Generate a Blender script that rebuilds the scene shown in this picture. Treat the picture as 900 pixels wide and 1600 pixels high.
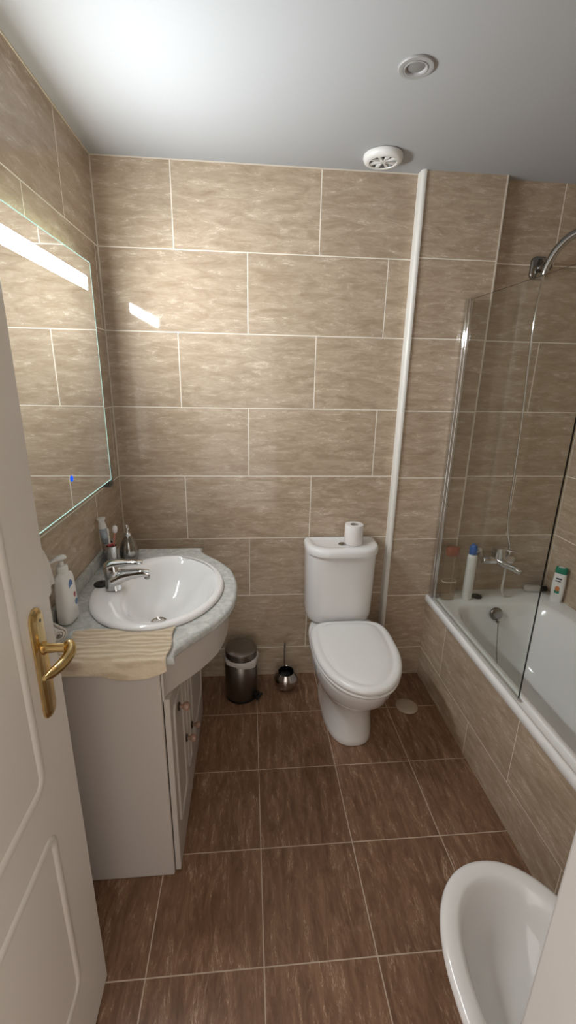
import bpy, bmesh, math, random
from mathutils import Vector, Matrix, noise as mnoise
PI = math.pi
random.seed(7)
scene = bpy.context.scene
for o in list(bpy.data.objects):
    bpy.data.objects.remove(o)
COL = scene.collection

# ---------------------------------------------------------------- camera, world, lights, exposure
cam_data = bpy.data.cameras.new('camera')
cam_data.sensor_fit = 'VERTICAL'
cam_data.sensor_height = 36.0
cam_data.lens = 693.95 / 1600.0 * 36.0
cam_data.clip_start = 0.02
cam = bpy.data.objects.new('camera', cam_data)
COL.objects.link(cam)
cam.location = (0.6061, -2.1011, 1.5915)
cam.rotation_euler = (1.2732, -0.0195, -0.0859)
scene.camera = cam

world = bpy.data.worlds.new('hall_daylight')
scene.world = world
world.use_nodes = True
bg = world.node_tree.nodes['Background']
bg.inputs[0].default_value = (1.0, 0.93, 0.86, 1)
bg.inputs[1].default_value = 0.42

LED_STRENGTH = 46.0
BACK_LED_STRENGTH = 7.0
vs = scene.view_settings
vs.view_transform = 'Standard'
vs.look = 'None'
vs.exposure = 1.98
vs.gamma = 1.0
vs.use_curve_mapping = False

# ---------------------------------------------------------------- dimensions
H = 2.3947          # ceiling height
TH, TL = 0.318, 0.605   # wall tile height and length
H7 = 0.1725         # height of the lowest wall joint
COL_X0, COL_X1, COL_Y = 1.322, 1.675, -0.040
BX = 1.547          # face of the bath panel
RX = 2.235          # right wall
FY = -1.88          # inner face of the front wall
BZ = 0.49           # bath rim

# ---------------------------------------------------------------- materials
def new_mat(name):
    m = bpy.data.materials.new(name)
    m.use_nodes = True
    nt = m.node_tree
    return m, nt, nt.nodes['Principled BSDF'], nt.links

def plain(name, rgb, rough=0.5, metal=0.0, spec=0.5, coat=0.0, bump=0.0, bscale=200.0, var=0.0, vscale=6.0, trans=0.0, sheen=0.0):
    m, nt, b, L = new_mat(name)
    b.inputs['Base Color'].default_value = (*rgb, 1)
    b.inputs['Roughness'].default_value = rough
    b.inputs['Metallic'].default_value = metal
    b.inputs['Specular IOR Level'].default_value = spec
    b.inputs['Coat Weight'].default_value = coat
    b.inputs['Coat Roughness'].default_value = 0.05
    b.inputs['Transmission Weight'].default_value = trans
    b.inputs['Sheen Weight'].default_value = sheen
    geo = nt.nodes.new('ShaderNodeTexCoord')
    if var > 0:
        n = nt.nodes.new('ShaderNodeTexNoise'); n.inputs['Scale'].default_value = vscale; n.inputs['Detail'].default_value = 4
        L.new(geo.outputs['Object'], n.inputs['Vector'])
        r = nt.nodes.new('ShaderNodeMapRange'); r.inputs[1].default_value = 0.3; r.inputs[2].default_value = 0.7
        r.inputs[3].default_value = 1 - var; r.inputs[4].default_value = 1 + var
        L.new(n.outputs['Fac'], r.inputs[0])
        mx = nt.nodes.new('ShaderNodeVectorMath'); mx.operation = 'SCALE'; mx.inputs[0].default_value = rgb
        L.new(r.outputs[0], mx.inputs['Scale']); L.new(mx.outputs[0], b.inputs['Base Color'])
    if bump > 0:
        n2 = nt.nodes.new('ShaderNodeTexNoise'); n2.inputs['Scale'].default_value = bscale; n2.inputs['Detail'].default_value = 3
        L.new(geo.outputs['Object'], n2.inputs['Vector'])
        bp = nt.nodes.new('ShaderNodeBump'); bp.inputs['Strength'].default_value = bump; bp.inputs['Distance'].default_value = 0.002
        L.new(n2.outputs['Fac'], bp.inputs['Height']); L.new(bp.outputs[0], b.inputs['Normal'])
    return m

def emit(name, rgb, strength):
    m = bpy.data.materials.new(name); m.use_nodes = True
    nt = m.node_tree; nt.nodes.clear()
    e = nt.nodes.new('ShaderNodeEmission'); e.inputs[0].default_value = (*rgb, 1); e.inputs[1].default_value = strength
    o = nt.nodes.new('ShaderNodeOutputMaterial'); nt.links.new(e.outputs[0], o.inputs[0])
    return m

def stone_tile(name, ax, off, size, cols, streak_axis, grout, gw, rough, stagger, vein=0.5, bumpy=0.06):
    """Glazed stone-look tile in a bond: ax = world axes of (length, height), off = the joint origin on each."""
    m, nt, b, L = new_mat(name)
    N = nt.nodes.new
    geo = N('ShaderNodeNewGeometry'); sep = N('ShaderNodeSeparateXYZ'); L.new(geo.outputs['Position'], sep.inputs[0])
    comb = N('ShaderNodeCombineXYZ')
    for i in (0, 1):
        a = N('ShaderNodeMath'); a.operation = 'SUBTRACT'; a.inputs[1].default_value = off[i]
        L.new(sep.outputs['XYZ'.index(ax[i])], a.inputs[0]); L.new(a.outputs[0], comb.inputs[i])
    br = N('ShaderNodeTexBrick')
    br.offset = 0.5 if stagger else 0.0; br.offset_frequency = 2; br.squash = 1.0; br.squash_frequency = 2
    br.inputs['Color1'].default_value = (0, 0, 0, 1); br.inputs['Color2'].default_value = (1, 1, 1, 1)
    br.inputs['Mortar'].default_value = (0.5, 0.5, 0.5, 1)
    br.inputs['Scale'].default_value = 1.0; br.inputs['Mortar Size'].default_value = gw; br.inputs['Mortar Smooth'].default_value = 0.15
    br.inputs['Bias'].default_value = 0.0
    br.inputs['Brick Width'].default_value = size[0]; br.inputs['Row Height'].default_value = size[1]
    L.new(comb.outputs[0], br.inputs['Vector'])
    rnd = N('ShaderNodeSeparateColor'); L.new(br.outputs['Color'], rnd.inputs[0])
    # stretched stone figure, shifted per tile
    st = N('ShaderNodeVectorMath'); st.operation = 'MULTIPLY'
    st.inputs[1].default_value = (1.0, 4.4, 1) if streak_axis == 0 else (4.2, 0.9, 1)
    L.new(comb.outputs[0], st.inputs[0])
    wv = N('ShaderNodeMath'); wv.operation = 'MULTIPLY'; wv.inputs[1].default_value = 37.0; L.new(rnd.outputs[0], wv.inputs[0])
    def noise(scale, detail, rgh=0.6, dist=0.0):
        n = N('ShaderNodeTexNoise'); n.noise_dimensions = '4D'
        n.inputs['Scale'].default_value = scale; n.inputs['Detail'].default_value = detail
        n.inputs['Roughness'].default_value = rgh; n.inputs['Distortion'].default_value = dist
        L.new(st.outputs[0], n.inputs['Vector']); L.new(wv.outputs[0], n.inputs['W']); return n
    n1 = noise(7.5, 10, 0.76, 0.8)
    n2 = noise(9.0, 8, 0.78, 1.6)
    n3 = noise(4.2, 6, 0.66, 1.2)
    ramp = N('ShaderNodeValToRGB'); cr = ramp.color_ramp
    cr.elements[0].position = 0.33; cr.elements[0].color = (*cols[0], 1)
    cr.elements[1].position = 0.67; cr.elements[1].color = (*cols[2], 1)
    e = cr.elements.new(0.5); e.color = (*cols[1], 1)
    L.new(n1.outputs['Fac'], ramp.inputs[0])
    r2 = N('ShaderNodeMapRange'); r2.inputs[1].default_value = 0.575; r2.inputs[2].default_value = 0.64
    r2.inputs[3].default_value = 0.0; r2.inputs[4].default_value = vein; L.new(n2.outputs['Fac'], r2.inputs[0])
    mix1 = N('ShaderNodeMix'); mix1.data_type = 'RGBA'
    L.new(r2.outputs[0], mix1.inputs[0]); L.new(ramp.outputs[0], mix1.inputs[6]); mix1.inputs[7].default_value = (*cols[3], 1)
    # thin cracks: where n3 crosses its middle
    ab = N('ShaderNodeMath'); ab.operation = 'SUBTRACT'; ab.inputs[1].default_value = 0.5; L.new(n3.outputs['Fac'], ab.inputs[0])
    ab2 = N('ShaderNodeMath'); ab2.operation = 'ABSOLUTE'; L.new(ab.outputs[0], ab2.inputs[0])
    r3 = N('ShaderNodeMapRange'); r3.inputs[1].default_value = 0.0; r3.inputs[2].default_value = 0.013
    r3.inputs[3].default_value = 1.0; r3.inputs[4].default_value = 0.0; L.new(ab2.outputs[0], r3.inputs[0])
    gate = N('ShaderNodeMapRange'); gate.inputs[1].default_value = 0.50; gate.inputs[2].default_value = 0.60
    gate.inputs[3].default_value = 0.0; gate.inputs[4].default_value = min(1.0, vein * 1.8); L.new(n1.outputs['Fac'], gate.inputs[0])
    mm = N('ShaderNodeMath'); mm.operation = 'MULTIPLY'; L.new(r3.outputs[0], mm.inputs[0]); L.new(gate.outputs[0], mm.inputs[1])
    mix2 = N('ShaderNodeMix'); mix2.data_type = 'RGBA'
    L.new(mm.outputs[0], mix2.inputs[0]); L.new(mix1.outputs[2], mix2.inputs[6]); mix2.inputs[7].default_value = (*cols[4], 1)
    # per tile brightness
    tv = N('ShaderNodeMapRange'); tv.inputs[3].default_value = 0.94; tv.inputs[4].default_value = 1.06; L.new(rnd.outputs[0], tv.inputs[0])
    sc = N('ShaderNodeVectorMath'); sc.operation = 'SCALE'; L.new(mix2.outputs[2], sc.inputs[0]); L.new(tv.outputs[0], sc.inputs['Scale'])
    mixg = N('ShaderNodeMix'); mixg.data_type = 'RGBA'
    L.new(br.outputs['Fac'], mixg.inputs[0]); L.new(sc.outputs[0], mixg.inputs[6]); mixg.inputs[7].default_value = (*grout, 1)
    L.new(mixg.outputs[2], b.inputs['Base Color'])
    rr = N('ShaderNodeMapRange'); rr.inputs[3].default_value = rough; rr.inputs[4].default_value = 0.8
    L.new(br.outputs['Fac'], rr.inputs[0]); L.new(rr.outputs[0], b.inputs['Roughness'])
    bp = N('ShaderNodeBump'); bp.inputs['Strength'].default_value = 0.4; bp.inputs['Distance'].default_value = 0.0015; bp.invert = True
    L.new(br.outputs['Fac'], bp.inputs['Height'])
    bp2 = N('ShaderNodeBump'); bp2.inputs['Strength'].default_value = bumpy; bp2.inputs['Distance'].default_value = 0.0006
    L.new(n1.outputs['Fac'], bp2.inputs['Height']); L.new(bp.outputs[0], bp2.inputs['Normal'])
    L.new(bp2.outputs[0], b.inputs['Normal'])
    b.inputs['Specular IOR Level'].default_value = 0.36
    return m

WALLC = [(0.350, 0.258, 0.178), (0.470, 0.365, 0.265), (0.570, 0.458, 0.345), (0.74, 0.635, 0.51), (0.84, 0.75, 0.63)]
FLOORC = [(0.125, 0.064, 0.035), (0.225, 0.122, 0.072), (0.34, 0.200, 0.125), (0.48, 0.33, 0.225), (0.62, 0.46, 0.33)]
GROUT = (0.86, 0.80, 0.70)
FGROUT = (0.56, 0.45, 0.35)
VOFF = H7 - 2 * TH
# odd rows have their joints at u = 0, even rows half a tile along
M_WBACK = stone_tile('beige_tile_back', 'XZ', (0.3048 - TL / 2 - TL * 2, VOFF), (TL, TH), WALLC, 0, GROUT, 0.0023, 0.055, True)
M_WREC = stone_tile('beige_tile_recess', 'XZ', (1.96 - TL / 2 - TL * 2, VOFF), (TL, TH), WALLC, 0, GROUT, 0.0023, 0.055, True)
M_WCOL = stone_tile('beige_tile_column', 'XZ', (0.3, VOFF), (3.0, TH), WALLC, 0, GROUT, 0.0023, 0.08, False)
M_WLEFT = stone_tile('beige_tile_left', 'YZ', (-0.642 - TL * 6, VOFF), (TL, TH), WALLC, 0, GROUT, 0.0023, 0.08, True)
M_WRIGHT = stone_tile('beige_tile_right', 'YZ', (-0.55 - TL * 6, VOFF), (TL, TH), WALLC, 0, GROUT, 0.0023, 0.08, True)
M_WFRONT = stone_tile('beige_tile_front', 'XZ', (0.2 - TL * 6, VOFF), (TL, TH), WALLC, 0, GROUT, 0.0023, 0.08, True)
M_WPANEL = stone_tile('beige_tile_bath', 'YZ', (-0.60 - TL * 6, VOFF), (TL, TH), WALLC, 0, GROUT, 0.0014, 0.14, True)
M_FLOOR = stone_tile('brown_floor_tile', 'XY', (0.6404 - 0.3262 * 20, -0.2973 - 0.3283 * 20), (0.3262, 0.3283), FLOORC, 1, FGROUT, 0.0019, 0.30, False, vein=0.55, bumpy=0.2)

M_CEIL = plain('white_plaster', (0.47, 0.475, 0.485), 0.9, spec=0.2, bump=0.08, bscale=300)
M_TRIM = plain('white_pvc', (0.80, 0.77, 0.72), 0.35, var=0.02)
M_CAULK = plain('cream_caulk', (0.70, 0.63, 0.53), 0.6, var=0.03)
M_DOOR = plain('white_lacquer', (0.70, 0.655, 0.60), 0.34, var=0.015, vscale=3)
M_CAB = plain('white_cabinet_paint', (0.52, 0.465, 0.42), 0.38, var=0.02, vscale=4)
M_CERAM = plain('white_ceramic', (0.88, 0.87, 0.86), 0.10, coat=0.5, var=0.01, vscale=3)
M_SEAT = plain('white_seat_plastic', (0.88, 0.87, 0.855), 0.16, var=0.01, vscale=3)
M_ENAMEL = plain('white_enamel', (0.88, 0.88, 0.865), 0.14, coat=0.4, var=0.01, vscale=3)
M_CHROME = plain('chrome', (0.70, 0.70, 0.70), 0.07, 1.0, var=0.02, vscale=20)
M_MIDCHROME = plain('satin_chrome', (0.42, 0.42, 0.41), 0.16, 1.0, var=0.03, vscale=20)
M_DKCHROME = plain('dark_chrome', (0.33, 0.32, 0.30), 0.16, 1.0, var=0.05, vscale=20)
M_STEEL = plain('brushed_steel', (0.27, 0.25, 0.23), 0.34, 1.0, var=0.08, vscale=60, bump=0.03, bscale=400)
M_BRUSHSTEEL = plain('polished_steel', (0.55, 0.52, 0.49), 0.10, 1.0, var=0.04, vscale=30)
M_DULLSTEEL = plain('dull_steel_disc', (0.74, 0.68, 0.61), 0.42, 1.0, var=0.06, vscale=40)
M_BRASS = plain('polished_brass', (0.66, 0.48, 0.22), 0.20, 1.0, var=0.06, vscale=40)
M_BLACK = plain('black_plastic', (0.012, 0.012, 0.012), 0.35, var=0.1, vscale=30)
M_BLACKRUB = plain('black_rubber', (0.014, 0.013, 0.012), 0.6, var=0.1, vscale=30)
M_PAPER = plain('white_tissue', (0.84, 0.80, 0.78), 0.95, spec=0.1, bump=0.25, bscale=180)
M_CARD = plain('grey_card', (0.42, 0.37, 0.32), 0.9, var=0.05)
M_TOWELW = plain('white_terry', (0.76, 0.71, 0.65), 0.95, spec=0.1, bump=0.7, bscale=260, sheen=0.3)
M_TOWELB = plain('beige_terry', (0.70, 0.575, 0.42), 0.95, spec=0.1, bump=0.8, bscale=240, var=0.08, vscale=30, sheen=0.3)
M_WPLAST = plain('white_plastic', (0.82, 0.81, 0.78), 0.30, var=0.015, vscale=8)
M_BLUE = plain('blue_print', (0.05, 0.14, 0.34), 0.35, var=0.06, vscale=30)
M_PALEBLUE = plain('pale_blue_print', (0.14, 0.25, 0.42), 0.35, var=0.06, vscale=30)
M_RED = plain('red_print', (0.36, 0.035, 0.03), 0.35, var=0.06, vscale=30)
M_GREEN = plain('green_cap_plastic', (0.02, 0.21, 0.13), 0.35, var=0.05, vscale=20)
M_BLUECAP = plain('blue_cap_plastic', (0.02, 0.12, 0.42), 0.30, var=0.05, vscale=20)
M_BROWNCAP = plain('red_brown_cap_plastic', (0.30, 0.085, 0.045), 0.35, var=0.06, vscale=20)
M_ORANGE = plain('orange_print', (0.62, 0.22, 0.08), 0.4, var=0.2, vscale=40)
M_INK = plain('dark_print', (0.05, 0.06, 0.07), 0.4, var=0.1, vscale=40)
M_PINK = plain('pink_plastic', (0.55, 0.22, 0.17), 0.35, var=0.05, vscale=20)
M_WOODKNOB = plain('pink_wood_knob', (0.36, 0.22, 0.16), 0.35, var=0.1, vscale=60)
M_KNOBBASE = plain('dark_bronze', (0.06, 0.045, 0.035), 0.4, 0.6, var=0.1, vscale=40)
M_BAGPL = plain('white_bin_bag', (0.68, 0.64, 0.60), 0.4, var=0.04, vscale=25, bump=0.3, bscale=80)
M_GREYM = plain('grey_metal', (0.36, 0.355, 0.35), 0.35, 0.8, var=0.03)
M_LAMPRING = plain('satin_grey_paint', (0.38, 0.375, 0.37), 0.4, var=0.02)
M_SEAL = plain('grey_seal', (0.45, 0.43, 0.39), 0.4, var=0.05)
M_FRAME = plain('white_frame_lacquer', (0.50, 0.475, 0.455), 0.34, var=0.015, vscale=3)
M_DKBRACKET = plain('dark_grey_metal', (0.10, 0.095, 0.09), 0.3, 0.5, var=0.05)
M_TAUPE = plain('grey_lamp_lens', (0.24, 0.235, 0.23), 0.3, var=0.05)
M_MIRROR = plain('mirror_silver', (0.90, 0.91, 0.89), 0.012, 1.0, var=0.002)
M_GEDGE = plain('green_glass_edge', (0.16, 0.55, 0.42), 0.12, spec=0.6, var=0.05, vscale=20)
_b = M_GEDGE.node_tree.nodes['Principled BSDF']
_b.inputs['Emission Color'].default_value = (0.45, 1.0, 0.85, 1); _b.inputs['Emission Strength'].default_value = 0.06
M_DARKEDGE = plain('dark_glass_edge', (0.010, 0.012, 0.011), 0.2, var=0.1, vscale=20)
M_LED = emit('cool_white_led', (0.93, 0.98, 1.0), LED_STRENGTH)
M_BACKLED = emit('warm_back_led', (1.0, 0.95, 0.80), BACK_LED_STRENGTH)
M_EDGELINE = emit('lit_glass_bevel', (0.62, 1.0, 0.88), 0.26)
M_SENSOR = emit('blue_led', (0.012, 0.10, 1.0), 0.30)

def ribbed_towel(m):
    nt = m.node_tree; L = nt.links; N = nt.nodes.new; b = nt.nodes['Principled BSDF']
    g = N('ShaderNodeNewGeometry'); w = N('ShaderNodeTexWave'); w.wave_type = 'BANDS'; w.bands_direction = 'Y'
    w.inputs['Scale'].default_value = 17; w.inputs['Distortion'].default_value = 5.0; w.inputs['Detail'].default_value = 4; w.inputs['Detail Scale'].default_value = 1.6
    sc = N('ShaderNodeVectorMath'); sc.operation = 'MULTIPLY'; sc.inputs[1].default_value = (0.35, 1, 1)
    L.new(g.outputs['Position'], sc.inputs[0]); L.new(sc.outputs[0], w.inputs['Vector'])
    r = N('ShaderNodeValToRGB'); r.color_ramp.elements[0].color = (0.56, 0.44, 0.30, 1); r.color_ramp.elements[1].color = (0.76, 0.64, 0.48, 1)
    L.new(w.outputs['Fac'], r.inputs[0]); L.new(r.outputs[0], b.inputs['Base Color'])
    bp = N('ShaderNodeBump'); bp.inputs['Strength'].default_value = 0.9; bp.inputs['Distance'].default_value = 0.003
    old = b.inputs['Normal'].links[0].from_socket
    L.new(w.outputs['Fac'], bp.inputs['Height']); L.new(old, bp.inputs['Normal']); L.new(bp.outputs[0], b.inputs['Normal'])
ribbed_towel(M_TOWELB)
def marble():
    m, nt, b, L = new_mat('grey_marble'); N = nt.nodes.new
    g = N('ShaderNodeNewGeometry')
    n = N('ShaderNodeTexNoise'); n.inputs['Scale'].default_value = 34; n.inputs['Detail'].default_value = 8; n.inputs['Roughness'].default_value = 0.65; n.inputs['Distortion'].default_value = 0.8
    L.new(g.outputs['Position'], n.inputs['Vector'])
    r = N('ShaderNodeValToRGB'); r.color_ramp.elements[0].position = 0.3; r.color_ramp.elements[0].color = (0.38, 0.395, 0.38, 1)
    r.color_ramp.elements[1].position = 0.7; r.color_ramp.elements[1].color = (0.66, 0.66, 0.63, 1)
    L.new(n.outputs['Fac'], r.inputs[0]); L.new(r.outputs[0], b.inputs['Base Color']); b.inputs['Roughness'].default_value = 0.16
    return m
M_MARBLE = marble()

def thin_glass(name, tint, ior=1.45, gloss_rough=0.005, diff=None, diff_fac=0.0):
    m = bpy.data.materials.new(name); m.use_nodes = True
    nt = m.node_tree; nt.nodes.clear(); N = nt.nodes.new; L = nt.links
    t = N('ShaderNodeBsdfTransparent'); t.inputs[0].default_value = (*tint, 1)
    g = N('ShaderNodeBsdfGlossy'); g.inputs['Roughness'].default_value = gloss_rough
    ge = N('ShaderNodeNewGeometry'); dt = N('ShaderNodeVectorMath'); dt.operation = 'DOT_PRODUCT'
    L.new(ge.outputs['Normal'], dt.inputs[0]); L.new(ge.outputs['Incoming'], dt.inputs[1])
    def mt(op, a, b=None, va=None):
        n = N('ShaderNodeMath'); n.operation = op
        if a is not None: L.new(a, n.inputs[0])
        else: n.inputs[0].default_value = va
        if b is not None: n.inputs[1].default_value = b
        return n
    ab = mt('ABSOLUTE', dt.outputs['Value']); om = N('ShaderNodeMath'); om.operation = 'SUBTRACT'; om.inputs[0].default_value = 1; L.new(ab.outputs[0], om.inputs[1])
    f0 = ((ior - 1) / (ior + 1)) ** 2
    f = mt('ADD', mt('MULTIPLY', mt('POWER', om.outputs[0], 5).outputs[0], 1 - f0).outputs[0], f0)
    mx = N('ShaderNodeMixShader'); L.new(f.outputs[0], mx.inputs[0])
    src = t.outputs[0]
    if diff:
        d = N('ShaderNodeBsdfDiffuse'); d.inputs[0].default_value = (*diff, 1)
        m2 = N('ShaderNodeMixShader'); m2.inputs[0].default_value = diff_fac
        L.new(src, m2.inputs[1]); L.new(d.outputs[0], m2.inputs[2]); src = m2.outputs[0]
    L.new(src, mx.inputs[1]); L.new(g.outputs[0], mx.inputs[2])
    o = N('ShaderNodeOutputMaterial'); L.new(mx.outputs[0], o.inputs[0])
    return m
M_GLASS = thin_glass('clear_screen_glass', (0.955, 0.965, 0.955), ior=1.38)
M_CLEARPL = thin_glass('clear_bottle_plastic', (0.90, 0.86, 0.80), gloss_rough=0.08, diff=(0.55, 0.43, 0.32), diff_fac=0.13)
M_CLEARTUBE = thin_glass('milky_tube_plastic', (0.85, 0.84, 0.80), gloss_rough=0.1, diff=(0.72, 0.69, 0.63), diff_fac=0.75)

# ---------------------------------------------------------------- mesh helpers
class MB:
    def __init__(s): s.v = []; s.f = []; s.m = []; s.mi = 0
    def quad(s, *ids): s.f.append(tuple(ids)); s.m.append(s.mi)
    def add(s, p): s.v.append(Vector(p)); return len(s.v) - 1
    def box(s, x0, x1, y0, y1, z0, z1):
        i = [s.add(p) for p in ((x0,y0,z0),(x1,y0,z0),(x1,y1,z0),(x0,y1,z0),(x0,y0,z1),(x1,y0,z1),(x1,y1,z1),(x0,y1,z1))]
        for q in ((0,3,2,1),(4,5,6,7),(0,1,5,4),(1,2,6,5),(2,3,7,6),(3,0,4,7)): s.quad(*[i[k] for k in q])
        return s
    def loft(s, rings, cap0=True, cap1=True, close=False):
        idx = [[s.add(p) for p in r] for r in rings]; n = len(idx[0]); R = len(idx)
        for a in range(R if close else R - 1):
            A, B = idx[a], idx[(a + 1) % R]
            for k in range(n): s.quad(A[k], A[(k + 1) % n], B[(k + 1) % n], B[k])
        if not close:
            if cap0: s.f.append(tuple(reversed(idx[0]))); s.m.append(s.mi)
            if cap1: s.f.append(tuple(idx[-1])); s.m.append(s.mi)
        return s
    def lathe(s, prof, c=(0,0,0), axis=(0,0,1), n=40, cap0=True, cap1=True, up=None):
        ax = Vector(axis).normalized(); u = (Vector(up) if up else ax.orthogonal()).normalized(); w = ax.cross(u); c = Vector(c)
        return s.loft([[c + ax * z + (u * math.cos(t) + w * math.sin(t)) * max(r, 1e-5) for t in (2*PI*k/n for k in range(n))] for r, z in prof], cap0, cap1)
    def tube(s, pts, rad, n=12, cap=True, flat=1.0, upv=None):
        pts = [Vector(p) for p in pts]; N = len(pts)
        rad = rad if isinstance(rad, (list, tuple)) else [rad] * N
        rings = []; u = None
        for i, p in enumerate(pts):
            t = (pts[min(i+1, N-1)] - pts[max(i-1, 0)]).normalized()
            if u is None: u = Vector(upv) if upv else t.orthogonal()
            u = (u - t * u.dot(t)).normalized(); w = t.cross(u)
            rings.append([p + (u * math.cos(a) * flat + w * math.sin(a)) * rad[i] for a in (2*PI*k/n for k in range(n))])
        return s.loft(rings, cap, cap)
    def xform(s, M, start=0):
        for i in range(start, len(s.v)): s.v[i] = M @ s.v[i]
        return s
    def build(s, name, mats, parent=None, smooth=40, bevel=0.0, seg=2, subsurf=0):
        me = bpy.data.meshes.new(name)
        org = parent_origin(parent)
        me.from_pydata([tuple(v - org) for v in s.v], [], s.f)
        mats = mats if isinstance(mats, (list, tuple)) else [mats]
        for m in mats: me.materials.append(m)
        for p, i in zip(me.polygons, s.m): p.material_index = i
        bm = bmesh.new(); bm.from_mesh(me); bmesh.ops.recalc_face_normals(bm, faces=bm.faces); bm.to_mesh(me); bm.free()
        if smooth:
            me.polygons.foreach_set('use_smooth', [True] * len(me.polygons))
            me.set_sharp_from_angle(angle=math.radians(smooth))
        me.update()
        o = bpy.data.objects.new(name, me); COL.objects.link(o)
        if parent: o.parent = parent
        if bevel:
            b = o.modifiers.new('bevel', 'BEVEL'); b.width = bevel; b.segments = seg; b.limit_method = 'ANGLE'; b.angle_limit = math.radians(40); b.harden_normals = False
        if subsurf:
            q = o.modifiers.new('subsurf', 'SUBSURF'); q.levels = subsurf; q.render_levels = subsurf
        return o

def parent_origin(p):
    o = Vector((0, 0, 0))
    while p is not None: o += p.location; p = p.parent
    return o
def tag(o, label, cat, group=None):
    o['label'] = label; o['category'] = cat
    if group: o['group'] = group
    return o
def thing(name, label, cat, loc, group=None):
    o = bpy.data.objects.new(name, None); COL.objects.link(o); o.location = loc; o.empty_display_size = 0.05
    return tag(o, label, cat, group)
def struct(o): o['kind'] = 'structure'; return o

def catmull(pts, n=8):
    P = [Vector(p) for p in pts]; out = []
    for i in range(len(P) - 1):
        a, b, c, d = P[max(i-1, 0)], P[i], P[i+1], P[min(i+2, len(P)-1)]
        for k in range(n):
            t = k / n
            out.append(0.5 * ((2*b) + (c-a)*t + (2*a-5*b+4*c-d)*t*t + (3*b-a-3*c+d)*t**3))
    out.append(P[-1]); return out
def lerp_tab(tab, t):
    for (a, va), (b, vb) in zip(tab, tab[1:]):
        if t <= b:
            k = (t - a) / (b - a); return va + (vb - va) * k
    return tab[-1][1]
def sgnpow(v, e): return math.copysign(abs(v) ** e, v)
def super_ring(cx, cy, ax, ay, z, n=2.0, N=64, ay2=None, n2=None):
    """superellipse ring; ay / n towards -y, ay2 / n2 towards +y"""
    r = []
    for k in range(N):
        t = 2 * PI * k / N; c, s_ = math.cos(t), math.sin(t)
        back = s_ > 0
        e = 2 / ((n2 or n) if back else n); yy = (ay2 if (ay2 and back) else ay)
        r.append((cx + ax * sgnpow(c, e), cy + yy * sgnpow(s_, e), z))
    return r
def bead_loop(mb, pts2, w, h, to3):
    """raised half-round moulding following a closed 2D loop; to3(u, v, d) maps to the room"""
    n = len(pts2); rings = []
    for i in range(n):
        p = Vector(pts2[i]); t = (Vector(pts2[(i+1) % n]) - Vector(pts2[i-1])).normalized(); nn = Vector((-t.y, t.x))
        rings.append([to3(*(p + nn * (w * a)), h * b) for a, b in ((-.5, -0.3), (-.42, .35), (-.2, .9), (.05, 1), (.28, .65), (.5, -0.3))])
    mb.loft(rings, close=True)
def round_rect(x0, x1, y0, y1, r, seg=6):
    out = []
    for cx, cy, a0 in ((x1-r, y0+r, -PI/2), (x1-r, y1-r, 0), (x0+r, y1-r, PI/2), (x0+r, y0+r, PI)):
        for k in range(seg + 1):
            a = a0 + PI/2 * k / seg; out.append((cx + r*math.cos(a), cy + r*math.sin(a)))
    return out

# ---------------------------------------------------------------- the room
T = 0.10
struct(MB().box(-T, RX+T, -3.2, T, -0.1, 0.0).build('floor', M_FLOOR, smooth=0))
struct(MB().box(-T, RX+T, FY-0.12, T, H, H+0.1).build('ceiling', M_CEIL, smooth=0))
struct(MB().box(-T, COL_X0+0.05, 0, T, 0, H).build('wall_back', M_WBACK, smooth=0))
struct(MB().box(COL_X1-0.05, RX+T, 0, T, 0, H).build('wall_recess', M_WREC, smooth=0))
struct(MB().box(COL_X0, COL_X1, COL_Y, 0, 0, H).build('wall_column', M_WCOL, smooth=0))
struct(MB().box(-T, 0, FY-0.12, 0, 0, H).build('wall_left', M_WLEFT, smooth=0))
struct(MB().box(RX, RX+T, FY-0.12, 0, 0, H).build('wall_right', M_WRIGHT, smooth=0))
JX0, JX1, DH = 0.205, 0.855, 2.03
f = MB(); f.box(0, JX0-0.035, FY-0.12, FY, 0, H); f.box(JX1+0.035, RX, FY-0.12, FY, 0, H); f.box(JX0-0.035, JX1+0.035, FY-0.12, FY, DH+0.035, H)
struct(f.build('wall_front', M_WFRONT, smooth=0))
struct(MB().box(BX, BX+0.035, FY, COL_Y, 0, BZ-0.035).build('wall_bath', M_WPANEL, smooth=0))

# door lining and architrave (white)
f = MB(); f.box(JX1, JX1+0.034, FY-0.119, FY+0.015, 0, DH+0.034); f.box(JX1+0.0342, JX1+0.075, FY+0.001, FY+0.015, 0, DH+0.075)
struct(f.build('trim_1', M_FRAME, bevel=0.003, smooth=0))
f = MB(); f.box(JX0-0.034, JX0-0.0, FY-0.119, FY+0.001, 0, DH+0.034); f.box(JX0-0.075, JX0-0.0, FY+0.001, FY+0.015, 0, DH+0.075)
struct(f.build('trim_2', M_FRAME, bevel=0.003, smooth=0))
f = MB(); f.box(JX0+0.001, JX1-0.001, FY-0.119, FY+0.001, DH, DH+0.034); f.box(JX0+0.001, JX1-0.001, FY+0.001, FY+0.015, DH, DH+0.075)
struct(f.build('trim_3', M_FRAME, bevel=0.003, smooth=0))
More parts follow.
